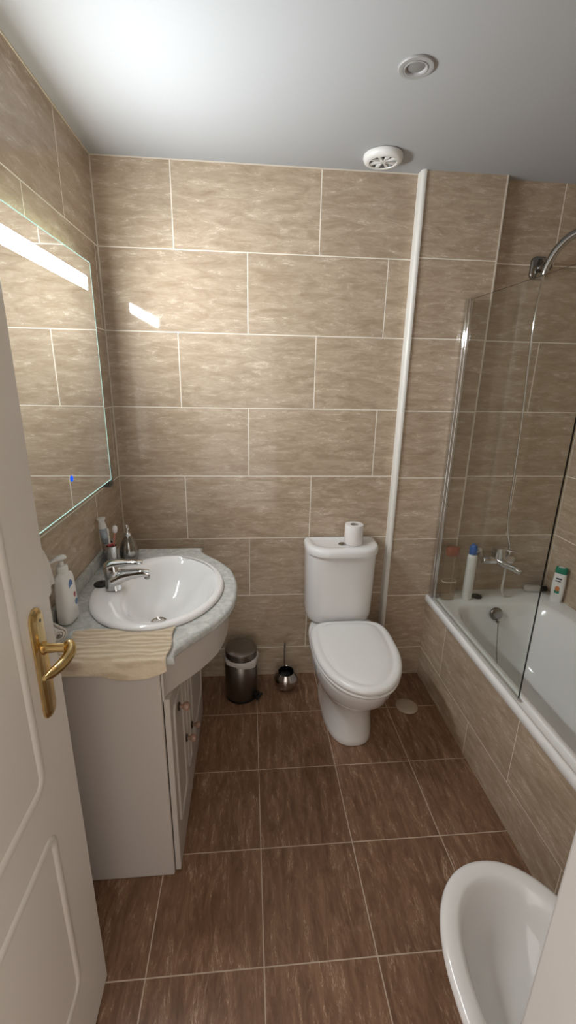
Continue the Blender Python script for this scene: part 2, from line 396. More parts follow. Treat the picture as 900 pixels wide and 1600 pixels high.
# rounded white corner bead of the column, white line of its other corner, caulk lines in the corners
f = MB()
prof = [(COL_X0-0.013, 0.0), (COL_X0-0.013, COL_Y+0.004)] + [(COL_X0-0.013+0.014*(1-math.cos(a)), COL_Y+0.004-0.013*math.sin(a)) for a in (PI/2*k/6 for k in range(1, 7))] + [(COL_X0+0.007, COL_Y-0.008), (COL_X0+0.0095, COL_Y-0.0005), (COL_X0+0.0095, COL_Y+0.0), (COL_X0, 0.0)]
f.loft([[(x, y, z) for x, y in prof] for z in (0.0, H)])
struct(f.build('trim_4', M_TRIM, smooth=50))
struct(MB().box(COL_X1-0.004, COL_X1+0.003, COL_Y-0.002, COL_Y+0.006, BZ, H).build('trim_5', M_CAULK, smooth=0))
struct(MB().box(0, 0.004, -0.004, 0, 0, H).build('trim_6', M_CAULK, smooth=0))
f = MB(); f.box(0, 0.004, FY, -0.004, H-0.004, H); f.box(0.004, COL_X0-0.014, -0.004, 0, H-0.004, H)
struct(f.build('trim_7', M_CAULK, smooth=0))
struct(MB().box(RX-0.004, RX, -0.004, 0, BZ, H).build('trim_8', M_CAULK, smooth=0))
struct(MB().box(COL_X1, COL_X1+0.004, -0.004, 0.0, BZ, H).build('trim_9', M_CAULK, smooth=0))

# ---------------------------------------------------------------- the open door (hinged at the front wall, standing along the left)
DX, DY0, DY1 = 0.21, FY+0.004, -1.268
door = struct(MB().box(DX-0.036, DX, DY0, DY1, 0.006, DH-0.004).build('door_1', M_DOOR, bevel=0.003, smooth=0))
to3 = lambda u, v, d: (DX + d, u, v)
for z0, z1 in ((0.245, 0.702), (0.832, 1.92)):
    mb = MB(); lp = round_rect(DY0+0.125, DY1-0.135, z0, z1, 0.03)
    bead_loop(mb, lp, 0.026, 0.0038, to3)
    mb.build('panel_moulding', M_DOOR, door, smooth=50)
hy = -1.340
hroot = bpy.data.objects.new('door_handle', None); COL.objects.link(hroot); hroot.parent = door; hroot.location = (DX, hy, 1.092)
hroot['label'] = 'brass lever handle on long back plate'
mb = MB()
def plate_ring(s, d, z0=0.938, z1=1.174):
    w = 0.0225 * 1 - s; pts = []
    for k in range(13):
        a = PI * k / 12; pts.append((hy + w*math.cos(a), z1 - 0.022 - s*0 + (0.022 - s)*math.sin(a)))
    for k in range(13):
        a = PI + PI * k / 12; pts.append((hy + w*math.cos(a), z0 + 0.024 + (0.024 - s)*math.sin(a)))
    return [(DX + d, y, z) for y, z in pts]
mb.loft([plate_ring(0, 0.0005), plate_ring(0, 0.004), plate_ring(0.003, 0.007), plate_ring(0.006, 0.0075), plate_ring(0.0085, 0.0095), plate_ring(0.011, 0.0098)])
plate = mb.build('back_plate', M_BRASS, hroot, smooth=35)
MB().lathe([(0.0030, -0.001), (0.0030, 0.0006)], (DX+0.0098, hy+0.002, 1.150), (1,0,0), 16).build('screw_hole', M_BLACK, plate)
mb = MB()
mb.lathe([(0.0125, 0), (0.0125, 0.004), (0.0095, 0.006), (0.0088, 0.024), (0.0095, 0.040)], (DX+0.0095, hy, 1.092), (1,0,0), 24)
LP = catmull([(DX+0.047, hy+0.004, 1.094), (DX+0.0565, hy+0.001, 1.092), (DX+0.060, hy-0.012, 1.087), (DX+0.055, hy-0.030, 1.080), (DX+0.049, hy-0.048, 1.078), (DX+0.046, hy-0.066, 1.081), (DX+0.045, hy-0.084, 1.087)], 6)
rr = [lerp_tab([(0, 0.0085), (0.12, 0.0112), (0.3, 0.0105), (0.6, 0.0098), (0.85, 0.0080), (1.0, 0.0035)], i/(len(LP)-1)) for i in range(len(LP))]
mb.tube(LP, rr, 16, flat=1.25, upv=(0,0,1))
mb.build('lever', M_BRASS, hroot, smooth=50)

# ---------------------------------------------------------------- wall mirror with its light
mroot = thing('wall_mirror', 'large frameless wall mirror with a bright white light strip along its top', 'mirror', (0.0, -0.65, 1.165))
MY0, MY1, MZ0, MZ1, MX = -1.05, -0.250, 1.168, 1.968, 0.040
mb = MB(); mb.box(MX-0.005, MX, MY0, MY1, MZ0, MZ1)
mb.m = [1]*6; mb.m[3] = 0
mb.build('mirror_glass', [M_MIRROR, M_GEDGE], mroot, smooth=0)
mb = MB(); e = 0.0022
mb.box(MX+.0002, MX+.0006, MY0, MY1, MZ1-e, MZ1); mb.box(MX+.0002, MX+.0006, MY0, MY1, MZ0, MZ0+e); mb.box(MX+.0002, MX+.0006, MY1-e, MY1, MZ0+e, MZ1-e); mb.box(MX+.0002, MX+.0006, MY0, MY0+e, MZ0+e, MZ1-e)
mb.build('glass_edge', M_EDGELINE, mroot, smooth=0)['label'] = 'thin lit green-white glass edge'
MB().box(0.0005, MX-0.0055, MY0+0.05, MY1-0.05, MZ0+0.05, MZ1-0.05).build('back_housing', M_GREYM, mroot, smooth=0)
MB().box(MX+0.0003, MX+0.0012, MY0+0.06, MY1-0.055, 1.870, 1.913).build('light_strip', M_LED, mroot, smooth=0)['label'] = 'glowing white light strip'
MB().box(0.010, 0.026, MY0+0.06, MY1-0.06, MZ1-0.0495, MZ1-0.044).build('back_light', M_BACKLED, mroot, smooth=0)
MB().lathe([(0.010, 0), (0.009, 0.0012)], (MX+0.0003, -0.652, 1.262), (1,0,0), 28).build('touch_sensor', M_SENSOR, mroot)['label'] = 'round blue glowing touch sensor'
mb = MB(); mb.box(0.006, MX+0.004, MY1-0.034, MY1+0.014, MZ0-0.026, MZ0-0.001); mb.box(MX-0.02, MX+0.004, MY1+0.001, MY1+0.005, MZ0-0.001, MZ0+0.055)
mb.build('corner_bracket', M_DKBRACKET, mroot, bevel=0.001, smooth=0)

# ---------------------------------------------------------------- vanity
VY0, VY1, VYC, CT = -1.035, -0.220, -0.6275, 0.850
FT = [(0, .562), (.12, .5605), (.25, .553), (.4, .537), (.5, .517), (.6, .492), (.7, .461), (.8, .426), (.86, .409), (.92, .397), (.97, .397), (1, .399)]
def front_x(y):
    t = min(1.0, abs(y - VYC) / 0.4075); return lerp_tab(FT, t)
vroot = thing('vanity_cabinet', 'white vanity cabinet with curved apron below the marble top', 'cabinet', (0.18, -0.635, 0.0))
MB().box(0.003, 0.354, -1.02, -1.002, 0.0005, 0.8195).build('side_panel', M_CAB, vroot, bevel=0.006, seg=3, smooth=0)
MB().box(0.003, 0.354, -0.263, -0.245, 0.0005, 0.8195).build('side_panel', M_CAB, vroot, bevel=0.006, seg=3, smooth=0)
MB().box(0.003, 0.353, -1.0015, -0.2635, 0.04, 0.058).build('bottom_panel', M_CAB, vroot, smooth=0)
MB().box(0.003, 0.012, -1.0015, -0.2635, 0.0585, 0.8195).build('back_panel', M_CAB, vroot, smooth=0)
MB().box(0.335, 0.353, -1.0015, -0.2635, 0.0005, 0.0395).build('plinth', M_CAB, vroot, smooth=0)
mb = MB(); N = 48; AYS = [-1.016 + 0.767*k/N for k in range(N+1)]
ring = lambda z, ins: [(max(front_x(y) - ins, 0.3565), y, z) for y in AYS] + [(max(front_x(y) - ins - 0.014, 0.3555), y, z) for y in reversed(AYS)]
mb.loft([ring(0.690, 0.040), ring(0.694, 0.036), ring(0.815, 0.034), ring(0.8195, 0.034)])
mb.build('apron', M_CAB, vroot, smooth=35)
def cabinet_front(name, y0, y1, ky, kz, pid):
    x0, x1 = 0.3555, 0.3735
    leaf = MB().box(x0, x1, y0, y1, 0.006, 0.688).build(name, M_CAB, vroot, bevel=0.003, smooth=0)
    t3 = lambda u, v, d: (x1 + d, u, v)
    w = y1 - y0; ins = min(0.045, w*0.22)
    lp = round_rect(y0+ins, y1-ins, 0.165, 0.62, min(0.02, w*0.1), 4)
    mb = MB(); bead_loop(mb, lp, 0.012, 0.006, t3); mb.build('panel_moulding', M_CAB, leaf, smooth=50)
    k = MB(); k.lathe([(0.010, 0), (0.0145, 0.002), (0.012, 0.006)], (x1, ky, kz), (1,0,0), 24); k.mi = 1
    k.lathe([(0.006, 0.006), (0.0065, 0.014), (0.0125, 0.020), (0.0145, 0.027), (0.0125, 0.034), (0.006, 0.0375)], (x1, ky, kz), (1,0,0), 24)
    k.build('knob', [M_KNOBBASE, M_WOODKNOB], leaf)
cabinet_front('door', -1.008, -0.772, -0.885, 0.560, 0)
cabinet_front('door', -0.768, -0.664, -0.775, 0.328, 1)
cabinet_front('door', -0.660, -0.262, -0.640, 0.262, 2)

# countertop: curved slab with a hole for the basin, upstand along the wall
BCX, BCY, BAX, BAY = 0.285, -0.625, 0.229, 0.285
outl = [(0.002, VY1)] + [(0.002 + (0.397)*k/6, VY1) for k in range(1, 6)]
ys = [VY1 + (VY0 - VY1)*k/80 for k in range(81) if k not in (1, 2, 78, 79)]
outl += [(front_x(y), y) for y in ys] + [(0.002 + 0.397*k/6, VY0) for k in range(5, 0, -1)] + [(0.002, VY0)] + [(0.002, VY0 + (VY1-VY0)*k/24) for k in range(1, 24)]
nO = len(outl)
angs = [math.atan2((y-BCY)/1.0, x-BCX) for x, y in outl]
hole = []
for a in angs:
    c, s_ = math.cos(a), math.sin(a); r = 1/math.sqrt((c/(BAX-0.02))**2 + (s_/(BAY-0.02))**2)
    hole.append((BCX + r*c, BCY + r*s_))
def inset(d):
    out = []
    for i, (x, y) in enumerate(outl):
        px, py = outl[i-1]; qx, qy = outl[(i+1) % nO]
        a = Vector((x-px, y-py)).normalized(); b_ = Vector((qx-x, qy-y)).normalized()
        n1, n2 = Vector((a.y, -a.x)), Vector((b_.y, -b_.x)); m_ = n1 + n2
        m_ = m_ / max(0.5, 1 + n1.dot(n2))      # mitre, points inward
        out.append((max(0.002, x + m_.x*d), y + m_.y*d))
    return out
prof = [(0.012, 0.8205), (0.004, 0.8215), (0.0005, 0.826), (-0.001, 0.834), (0.0005, 0.842), (0.005, 0.848), (0.012, CT)]
mb = MB()
rings = [[(x, y, 0.8205) for x, y in hole]] + [[(x, y, z) for x, y in inset(d)] for d, z in prof] + [[(x, y, CT) for x, y in hole]]
mb.loft(rings, close=True)
ctop = thing('countertop', 'grey marble countertop with bulging front edge on the vanity', 'countertop', (0.2, -0.63, 0.8205))
mb.build('slab', M_MARBLE, ctop, smooth=60)
MB().box(0.0015, 0.0165, VY0, VY1, CT+0.0003, 0.896).build('upstand', M_MARBLE, ctop, bevel=0.002, smooth=0)

# basin
broot = thing('wash_basin', 'oval white ceramic wash basin set into the marble top', 'sink', (BCX, BCY, CT))
def ell(cx, cy, ax, ay, z, n=2.0, N=72): return super_ring(cx, cy, ax, ay, z, n, N)
mb = MB()
IX, IY = 0.325, -0.622
def bowl(ax, ay, z, cx=IX, cy=IY):
    r = []
    for k in range(72):
        t = 2*PI*k/72; c, s_ = math.cos(t), math.sin(t)
        e = 0.78 if c < 0 else 1.0
        r.append((cx + ax*sgnpow(c, e if c < 0 else 1.0)*(0.96 if c < 0 else 1.0), cy + ay*sgnpow(s_, 1.0), z))
    return r
mb.loft([ell(BCX, BCY, BAX-0.03, BAY-0.03, 0.824), ell(BCX, BCY, BAX-0.026, BAY-0.026, CT-0.004), ell(BCX, BCY, BAX-0.023, BAY-0.023, CT+0.0004), ell(BCX, BCY, BAX-0.003, BAY-0.003, CT+0.0006), ell(BCX, BCY, BAX, BAY, CT+0.005),
         ell(BCX, BCY, BAX-0.003, BAY-0.003, CT+0.012), ell(BCX, BCY, BAX-0.012, BAY-0.012, CT+0.017), ell(BCX+0.002, BCY, BAX-0.026, BAY-0.024, CT+0.0175),
         bowl(0.168, 0.252, CT+0.014), bowl(0.158, 0.240, CT+0.004), bowl(0.146, 0.222, CT-0.02), bowl(0.128, 0.192, CT-0.06, IX-0.006), bowl(0.102, 0.145, CT-0.10, IX-0.018),
         bowl(0.062, 0.085, CT-0.123, IX-0.035), bowl(0.026, 0.026, CT-0.130, IX-0.05, -0.63), bowl(0.020, 0.020, CT-0.134, IX-0.05, -0.63)], False, True)
# underside shell so the bowl has thickness
mb.build('bowl', M_CERAM, broot, smooth=60)
mb = MB(); mb.lathe([(0.022, 0.0), (0.030, 0.003), (0.028, 0.006), (0.021, 0.005), (0.019, 0.002)], (IX-0.05, -0.63, CT-0.1315), (0,0,1), 32)
dr = mb.build('drain_ring', M_CHROME, broot)
plug = MB().lathe([(0.024, 0), (0.026, 0.003), (0.024, 0.007), (0.006, 0.009), (0.005, 0.014), (0.001, 0.015)], (0.082, -0.616, CT+0.0178), (0,0,1), 28).build('drain_plug', M_BLACKRUB)
tag(plug, 'black rubber plug lying on the basin rim behind the tap', 'plug')

# tap
troot = thing('basin_tap', 'chrome mixer tap with flat lever on the white basin', 'tap', (0.133, -0.645, CT+0.018))
tx, ty, tz = 0.133, -0.645, CT+0.0178
mb = MB()
def rr_ring(cx, cy, ax, ay, z, n=3.2, N=40): return super_ring(cx, cy, ax, ay, z, n, N)
mb.loft([rr_ring(tx, ty, .027, .026, tz), rr_ring(tx, ty, .026, .025, tz+.004), rr_ring(tx, ty, .024, .023, tz+.03), rr_ring(tx, ty, .025, .024, tz+.06), rr_ring(tx-.001, ty, .026, .024, tz+.082), rr_ring(tx-.001, ty, .022, .021, tz+.09)])
mb.build('tap_body', M_CHROME, troot, smooth=50)
mb = MB()
sp = catmull([(tx+.002, ty, tz+.034), (tx+.03, ty, tz+.046), (tx+.065, ty-.002, tz+.054), (tx+.10, ty-.004, tz+.058), (tx+.125, ty-.005, tz+.057)], 5)
mb.tube(sp, [lerp_tab([(0, .030), (.2, .027), (.45, .020), (.75, .0155), (1, .0130)], i/(len(sp)-1)) for i in range(len(sp))], 20, flat=0.95, upv=(0,0,1))
spo = mb.build('spout', M_CHROME, troot, smooth=50)
MB().lathe([(0.0095, 0), (0.0095, 0.012), (0.008, 0.013)], (tx+.117, ty-.005, tz+.038), (0.15,0,1), 20).build('aerator', M_DKCHROME, spo)
mb = MB()
lv = catmull([(tx-.022, ty, tz+.086), (tx, ty, tz+.093), (tx+.03, ty, tz+.097), (tx+.07, ty-.001, tz+.098), (tx+.107, ty-.002, tz+.097)], 5)
mb.tube(lv, [lerp_tab([(0, .016), (.15, .026), (.4, .021), (.7, .0165), (.93, .014), (1, .009)], i/(len(lv)-1)) for i in range(len(lv))], 20, flat=0.55, upv=(0,0,1))
mb.loft([rr_ring(tx-.001, ty, .022, .021, tz+.09), rr_ring(tx, ty, .023, .022, tz+.094), rr_ring(tx, ty, .018, .017, tz+.099)])
mb.build('lever', M_CHROME, troot, smooth=50)

# beige towel over the near edge of the countertop
mb = MB(); NX, NY = 60, 40
def towel_pt(i, j):
    u, v = i/NX, j/NY
    x = 0.090 + (0.383 - 0.090)*u + 0.004*math.sin(9*v+u*3)
    L = v*0.188
    yback = -0.893 - 0.006*math.sin(5*u+1) + 0.004*math.sin(13*u)
    q_ = 1 - ((x-BCX)/BAX)**2
    if q_ > 0: yback = min(yback, BCY - BAY*math.sqrt(q_) - 0.005)
    run = (VY0-0.004) - yback   # negative
    flat = -run
    z = CT + 0.0045 + 0.0030*mnoise.noise(Vector((x*14, L*60, 1))) + 0.0036*max(0, math.sin(L*95 + 2.2*mnoise.noise(Vector((x*9, L*9, 4)))))
    if L <= flat - 0.012: y = yback - L
    else:
        d = L - (flat - 0.012); a = min(d/0.016, PI/2) if d < 0.016*PI/2 else PI/2
        r = 0.016
        y = yback - (flat-0.012) - r*math.sin(a); drop = r*(1-math.cos(a)) + max(0, d - r*PI/2)
        z -= drop; y -= 0.003*mnoise.noise(Vector((x*25, L*30, 7)))
    return (x, y, z)
for i in range(NX+1):
    for j in range(NY+1): mb.add(towel_pt(i, j))
for i in range(NX):
    for j in range(NY): mb.quad(i*(NY+1)+j, (i+1)*(NY+1)+j, (i+1)*(NY+1)+j+1, i*(NY+1)+j+1)
tw = mb.build('hand_towel', M_TOWELB, smooth=80)
so = tw.modifiers.new('thick', 'SOLIDIFY'); so.thickness = 0.0035; so.offset = 1
tag(tw, 'beige terry towel laid flat over the near edge of the countertop', 'towel')

# white towel hanging on the left wall, half hidden by the door, and its hook
hk = MB(); hk.lathe([(0.012, 0), (0.012, 0.003), (0.006, 0.004), (0.005, 0.024)], (0.0005, -1.00, 1.135), (1,0,0), 20); hk.lathe([(0.003, -0.002), (0.008, 0), (0.009, 0.004), (0.006, 0.008)], (0.024, -1.00, 1.137), (1,0,0.4), 20)
tag(hk.build('towel_hook', M_CHROME), 'small chrome wall hook holding the white towel', 'hook')
mb = MB(); rings = []
for k in range(17):
    t = k/16; z = 1.142 - 0.152*t; w = lerp_tab([(0, .060), (.06, .098), (.25, .118), (.5, .135), (1, .146)], t); d = 0.011 + 0.008*t; cy = -1.0
    r = []
    for q in range(48):
        a = 2*PI*q/48; wob = 1 + 0.10*math.sin(5*a + 2*t)*t
        r.append((0.028 + d*math.sin(a)*wob + 0.004*math.sin(8*a)*t, cy + w*math.cos(a), z + 0.006*math.sin(3*a)*t))
    rings.append(r)
mb.loft(rings); tag(mb.build('hanging_towel', M_TOWELW, smooth=80), 'white towel hanging on the left wall behind the pump bottle', 'towel')
# rolled white cloth
mb = MB(); rings = []; pts = []
for k in range(40):
    a = 2.2*2*PI*k/39; pts.append((0.0065 + 0.0155*k/39, a))
outer = [((r+0.0028)*math.cos(a), (r+0.0028)*math.sin(a)) for r, a in pts]; inner = [((r-0.0022)*math.cos(a), (r-0.0022)*math.sin(a)) for r, a in reversed(pts)]
loop = outer + inner
ax = Vector((0.80, -0.60, 0)).normalized(); side = Vector((-ax.y, ax.x, 0))
c0 = Vector((0.070, -0.955, CT + 0.0266))
for s_ in (0.0, 0.035, 0.045):
    rings.append([c0 - ax*s_ + side*p[0]*(1.1) + Vector((0, 0, p[1])) for p in loop])
mb.loft(rings); tag(mb.build('rolled_cloth', M_TOWELW, smooth=60), 'small rolled white cloth at the near wall end of the countertop', 'cloth')

# white pump bottle
pr = thing('lotion_bottle', 'white pump bottle with blue and red print beside the basin', 'bottle', (0.062, -0.815, CT+0.001))
bc = Vector((0.0, 0.0, 0.0)); mb = MB(); rot = Matrix.Rotation(math.radians(-5), 4, 'Z'); org = Matrix.Translation((0.0465, -0.824, CT+0.001)) @ Matrix.Diagonal((1, 1, 0.95, 1))
def pb(ax_, ay_, z, n=3.4): return super_ring(0, 0, ax_, ay_, z, n, 48)
mb.loft([pb(.018, .032, 0), pb(.0215, .0365, .004), pb(.023, .038, .012), pb(.023, .038, .05), pb(.022, .036, .11), pb(.0205, .034, .15), pb(.018, .029, .163), pb(.0145, .019, .170, 2.4), pb(.0125, .0125, .173, 2)])
mb.xform(org @ rot); body = mb.build('bottle_body', M_WPLAST, pr, smooth=50)
mb = MB(); mb.lathe([(.0155, .171), (.0165, .173), (.0165, .190), (.0150, .193), (.0068, .195), (.0062, .210)], (0,0,0), (0,0,1), 32)
mb.xform(org @ rot); mb.build('collar', M_WPLAST, pr, smooth=50)
mb = MB(); hd = catmull([(0.012, 0.010, .219), (0.0, 0.0, .221), (-0.016, -0.008, .219), (-0.030, -0.015, .213)], 5)
mb.tube(hd, [lerp_tab([(0, .006), (.15, .0125), (.45, .0125), (.75, .008), (1, .0045)], i/(len(hd)-1)) for i in range(len(hd))], 16, flat=0.62, upv=(0,0,1))
mb.xform(org @ Matrix.Rotation(math.radians(20), 4, 'Z')); mb.build('pump_head', M_WPLAST, pr, smooth=60)
def side_blob(y, z, ry, rz, mat, name, xo=0.0):
    mb = MB(); r = []
    mb.loft([[((0.0232 - 0.0006*max(0, (z-.05))/0.02 + xo + d), y + ry*math.cos(a)*(1+.15*math.sin(3*a)), z + rz*math.sin(a)) for a in (2*PI*k/20 for k in range(20))] for d in (-0.0015, 0.0006)])
    mb.xform(org @ rot); mb.build(name, mat, pr)
side_blob(-0.004, .125, .011, .024, M_BLUE, 'label_print', -0.0002); side_blob(0.010, .090, .006, .009, M_RED, 'label_print'); side_blob(0.014, .062, .008, .011, M_PALEBLUE, 'label_print')

# toothbrush tumbler pair, tubes and brushes, soap dispenser
cup = thing('toothbrush_holder', 'chrome twin tumbler beside the soap dispenser on the countertop', 'toothbrush holder', (0.05, -0.355, CT))
CA, CB = (0.026+.012, -0.372), (0.064, -0.410)
for cx, cy in (CA, CB):
    MB().lathe([(.0185, .001), (.020, .003), (.0195, .05), (.0205, .086), (.0195, .0865), (.0185, .05), (.0185, .006)], (cx, cy, CT), (0,0,1), 32, True, True).build('tumbler', M_CHROME, cup, smooth=50)
tp = thing('toothpaste_tube', 'blue and silver toothpaste tube with white end standing in the tumbler', 'toothpaste', (CA[0], CA[1], CT+0.008))
mb = MB(); lean = Matrix.Translation((CA[0], CA[1], CT+.0085)) @ Matrix.Rotation(math.radians(-5), 4, 'Y') @ Matrix.Diagonal((1, 1, 1.08, 1))
M_TUBE = plain('blue_silver_tube', (0.36, 0.42, 0.48), 0.28, 0.3, var=0.45, vscale=45)
mb.lathe([(.0105, 0), (.0115, .002), (.0140, .05), (.0152, .112), (.0150, .128)], (0,0,0), (0,0,1), 28); mb.xform(lean); mb.build('tube', M_TUBE, tp, smooth=50)
mb = MB(); mb.lathe([(.0150, .1285), (.0146, .140), (.0120, .148), (.0118, .158), (.0170, .164), (.0172, .168), (.014, .1695)], (0,0,0), (0,0,1), 28); mb.xform(lean); mb.build('cap', M_WPLAST, tp, smooth=50)
def brush(name, label, base, tip, hmat, headr, grp):
    r = thing(name, label, 'toothbrush', base, grp); b, t = Vector(base), Vector(tip); mb = MB()
    mb.tube([b + (t-b)*k/8 for k in range(9)], [.0035, .0045, .005, .0055, .005, .0042, .0034, .003, .003], 12); mb.build('handle', hmat, r, smooth=60)
    d = (t-b).normalized(); mb = MB(); mb.tube([t - d*.002, t + d*.004, t + d*.016, t + d*.026, t + d*.030], [.003, headr*.8, headr, headr*.8, .002], 14, flat=0.7); mb.build('brush_head', M_WPLAST, r, smooth=60)
brush('toothbrush', 'white toothbrush with red band leaning in the chrome tumbler', (CB[0], CB[1]-.004, CT+.008), (CB[0]-.006, CB[1]-.004, CT+.132), M_WPLAST, .0062, 'toothbrushes in the tumbler')
brush('toothbrush', 'pink-handled toothbrush with the biggest white head, near the dispenser', (CB[0]-.002, CB[1]+.005, CT+.008), (CB[0]+.014, CB[1]+.012, CT+.136), M_PINK, .013, 'toothbrushes in the tumbler')
rb = MB().tube([(CB[0]-.012, CB[1]-.013, CT+.092), (CB[0]-.003, CB[1]-.006, CT+.090), (CB[0]+.009, CB[1]-.001, CT+.094)], [.004, .007, .004], 12).build('hair_tie', M_RED, smooth=60)
tag(rb, 'dark red hair tie resting across the tumbler rim', 'hair tie')
sd = thing('soap_dispenser', 'pear-shaped chrome soap dispenser at the wall end of the countertop', 'soap dispenser', (0.116, -0.345, CT))
DC = (0.112, -0.345, CT)
MB().lathe([(.029, .001), (.0350, .004), (.0385, .018), (.0385, .036), (.0350, .058), (.0270, .078), (.0180, .094), (.0130, .101), (.0125, .104)], DC, (0,0,1), 40).build('dispenser_body', M_DKCHROME, sd, smooth=60)
mb = MB(); mb.lathe([(.0135, .1043), (.0140, .106), (.0140, .114), (.008, .117), (.0062, .119), (.0062, .132), (.0088, .1335), (.0088, .150), (.008, .152)], DC, (0,0,1), 28); mb.build('pump', M_CHROME, sd, smooth=50)

# ---------------------------------------------------------------- toilet
TX = 1.072
tl = thing('toilet', 'white close-coupled toilet with closed lid standing against the back wall', 'toilet', (TX, -0.35, 0))
def tring(hw, yf, yb, z, n=2.15, nb=3.4, ym=None):
    ym = ym if ym is not None else yf + (yb - yf)*0.52
    return super_ring(TX, ym, hw, ym - yf, z, n, 72, yb - ym, nb)
mb = MB()
mb.loft([tring(.115, -.530, -.06, .0005, 2.5), tring(.117, -.534, -.06, .006, 2.5), tring(.115, -.528, -.06, .03, 2.5), tring(.112, -.520, -.06, .10, 2.4), tring(.116, -.524, -.06, .17, 2.3),
         tring(.132, -.550, -.06, .215, 2.2), tring(.158, -.610, -.055, .262, 2.15), tring(.176, -.665, -.05, .315, 2.1), tring(.180, -.685, -.045, .365, 2.1), tring(.182, -.692, -.045, .385, 2.1), tring(.178, -.686, -.047, .393, 2.1), tring(.165, -.665, -.06, .395, 2.1)])
mb.build('bowl', M_CERAM, tl, smooth=60)
def sring(s, z, dy=0.0): return super_ring(TX+.006, -.400, .190 - s, .310 - s, z, 2.05, 96, .205 - s*0.6, 4.5)
mb = MB(); mb.loft([sring(.012, .3962), sring(.004, .398), sring(.001, .405), sring(.004, .412), sring(.012, .4135)]); mb.build('seat_ring', M_SEAT, tl, smooth=60)
mb = MB(); mb.loft([sring(.010, .4145), sring(.002, .4165), sring(-.001, .424), sring(.001, .433), sring(.007, .440), sring(.016, .4435), sring(.027, .4440), sring(.034, .4412), sring(.042, .4418), sring(.052, .4460), sring(.064, .4485), sring(.10, .4495), sring(.15, .450)]); mb.build('lid', M_SEAT, tl, smooth=70)
def cring(hw, yf, bow, z, r=0.0, yb=-.012, cx=TX-.012):
    ym = -.045
    return super_ring(cx, ym, hw, ym - (yf - bow*.75), z, 3.3, 96, yb - ym, 9.0)
mb = MB()
mb.loft([cring(.140, -.120, .026, .3955), cring(.156, -.138, .028, .404), cring(.164, -.147, .030, .416), cring(.168, -.152, .030, .432), cring(.170, -.156, .030, .46), cring(.173, -.162, .030, .62), cring(.176, -.168, .030, .770), cring(.176, -.168, .030, .7745)])
cis = mb.build('cistern', M_CERAM, tl, smooth=50)
mb = MB()
mb.loft([cring(.174, -.168, .038, .7755), cring(.180, -.175, .038, .778), cring(.181, -.176, .038, .795), cring(.178, -.172, .038, .808), cring(.171, -.163, .037, .8145), cring(.160, -.150, .036, .816, .05, -.016), cring(.150, -.135, .034, .815, .05, -.024), cring(.140, -.120, .032, .8095, .05, -.035), cring(.132, -.112, .030, .8085, .05, -.04)])
cl = mb.build('cistern_lid', M_CERAM, tl, smooth=50)
BPX, BPY = 1.060, -0.105
mb = MB(); mb.lathe([(.021, 0), (.021, .003), (.0185, .0045), (.0175, .004)], (BPX, BPY, .8086), (0,0,1), 32); bb = mb.build('flush_button', M_CHROME, cl)
for s_ in (-1, 1):
    mb = MB(); mb.loft([[(BPX + (.0005*s_ + s_*r*abs(math.cos(a))) , BPY + r*math.sin(a), z) for a in [(-PI/2 + PI*k/14) for k in range(15)]] for r, z in ((.0172, .8125), (.0168, .8145), (.014, .8152))]); mb.build('button_half', M_DKCHROME, bb, smooth=50)
# toilet roll
ro = thing('toilet_roll', 'white toilet paper roll standing on the cistern', 'toilet paper', (1.116, -.088, .8092))
RC = (1.116, -.092, .8092)
MB().lathe([(.0195, .001), (.043, .0005), (.0445, .003), (.0445, .097), (.043, .0995), (.0195, .099)], RC, (0,0,1), 48, False, False).build('paper', M_PAPER, ro, smooth=50)
MB().lathe([(.0193, .0005), (.0193, .0988), (.0182, .0988), (.0182, .0005)], RC, (0,0,1), 40, False, False).build('core', M_CARD, ro, smooth=50)

# pedal bin
bn = thing('pedal_bin', 'brushed steel pedal bin with white liner between vanity and toilet brush', 'bin', (0.562, -0.150, 0))
BC = (0.562, -0.150, 0)
MB().lathe([(.080, .0005), (.082, .002), (.082, .012), (.079, .0125)], BC, (0,0,1), 48).build('base_ring', M_BLACK, bn)
MB().lathe([(.0805, .013), (.082, .0145), (.082, .232), (.0805, .2335), (.078, .232), (.078, .016)], BC, (0,0,1), 56).build('body', M_STEEL, bn, smooth=50)
mb = MB(); rings = []
for (r, z) in ((.0765, .215), (.0775, .240), (.0835, .2415), (.0870, .236), (.0865, .226), (.0840, .217), (.0838, .2185)):
    rings.append([(BC[0] + (r + (.002*math.sin(7*a) + .0015*math.sin(17*a) if r > .082 else 0))*math.cos(a), BC[1] + (r + (.002*math.sin(7*a) if r > .082 else 0))*math.sin(a), z - (.020*max(0, math.cos(a + .55))**2 if (r > .083 and z < .23) else 0)) for a in (2*PI*k/72 for k in range(72))])
mb.loft(rings, False, False); mb.build('bin_liner', M_BAGPL, bn, smooth=70)
MB().lathe([(.0760, .243), (.0790, .244), (.0795, .272), (.0785, .2765), (.0740, .2795), (.050, .2815), (.025, .2825), (.003, .283)], BC, (0,0,1), 56).build('lid', M_STEEL, bn, smooth=40)
mb = MB(); pd = Matrix.Translation((BC[0], BC[1], 0)) @ Matrix.Rotation(math.radians(-28), 4, 'Z')
s0 = len(mb.v); mb.box(.083, .098, -.016, .016, .006, .040); mb.box(.096, .112, -.024, .024, .018, .027); mb.box(.094, .104, -.018, .018, .003, .010); mb.xform(pd, s0)
mb.build('pedal', M_BLACK, bn, bevel=0.003, smooth=0)

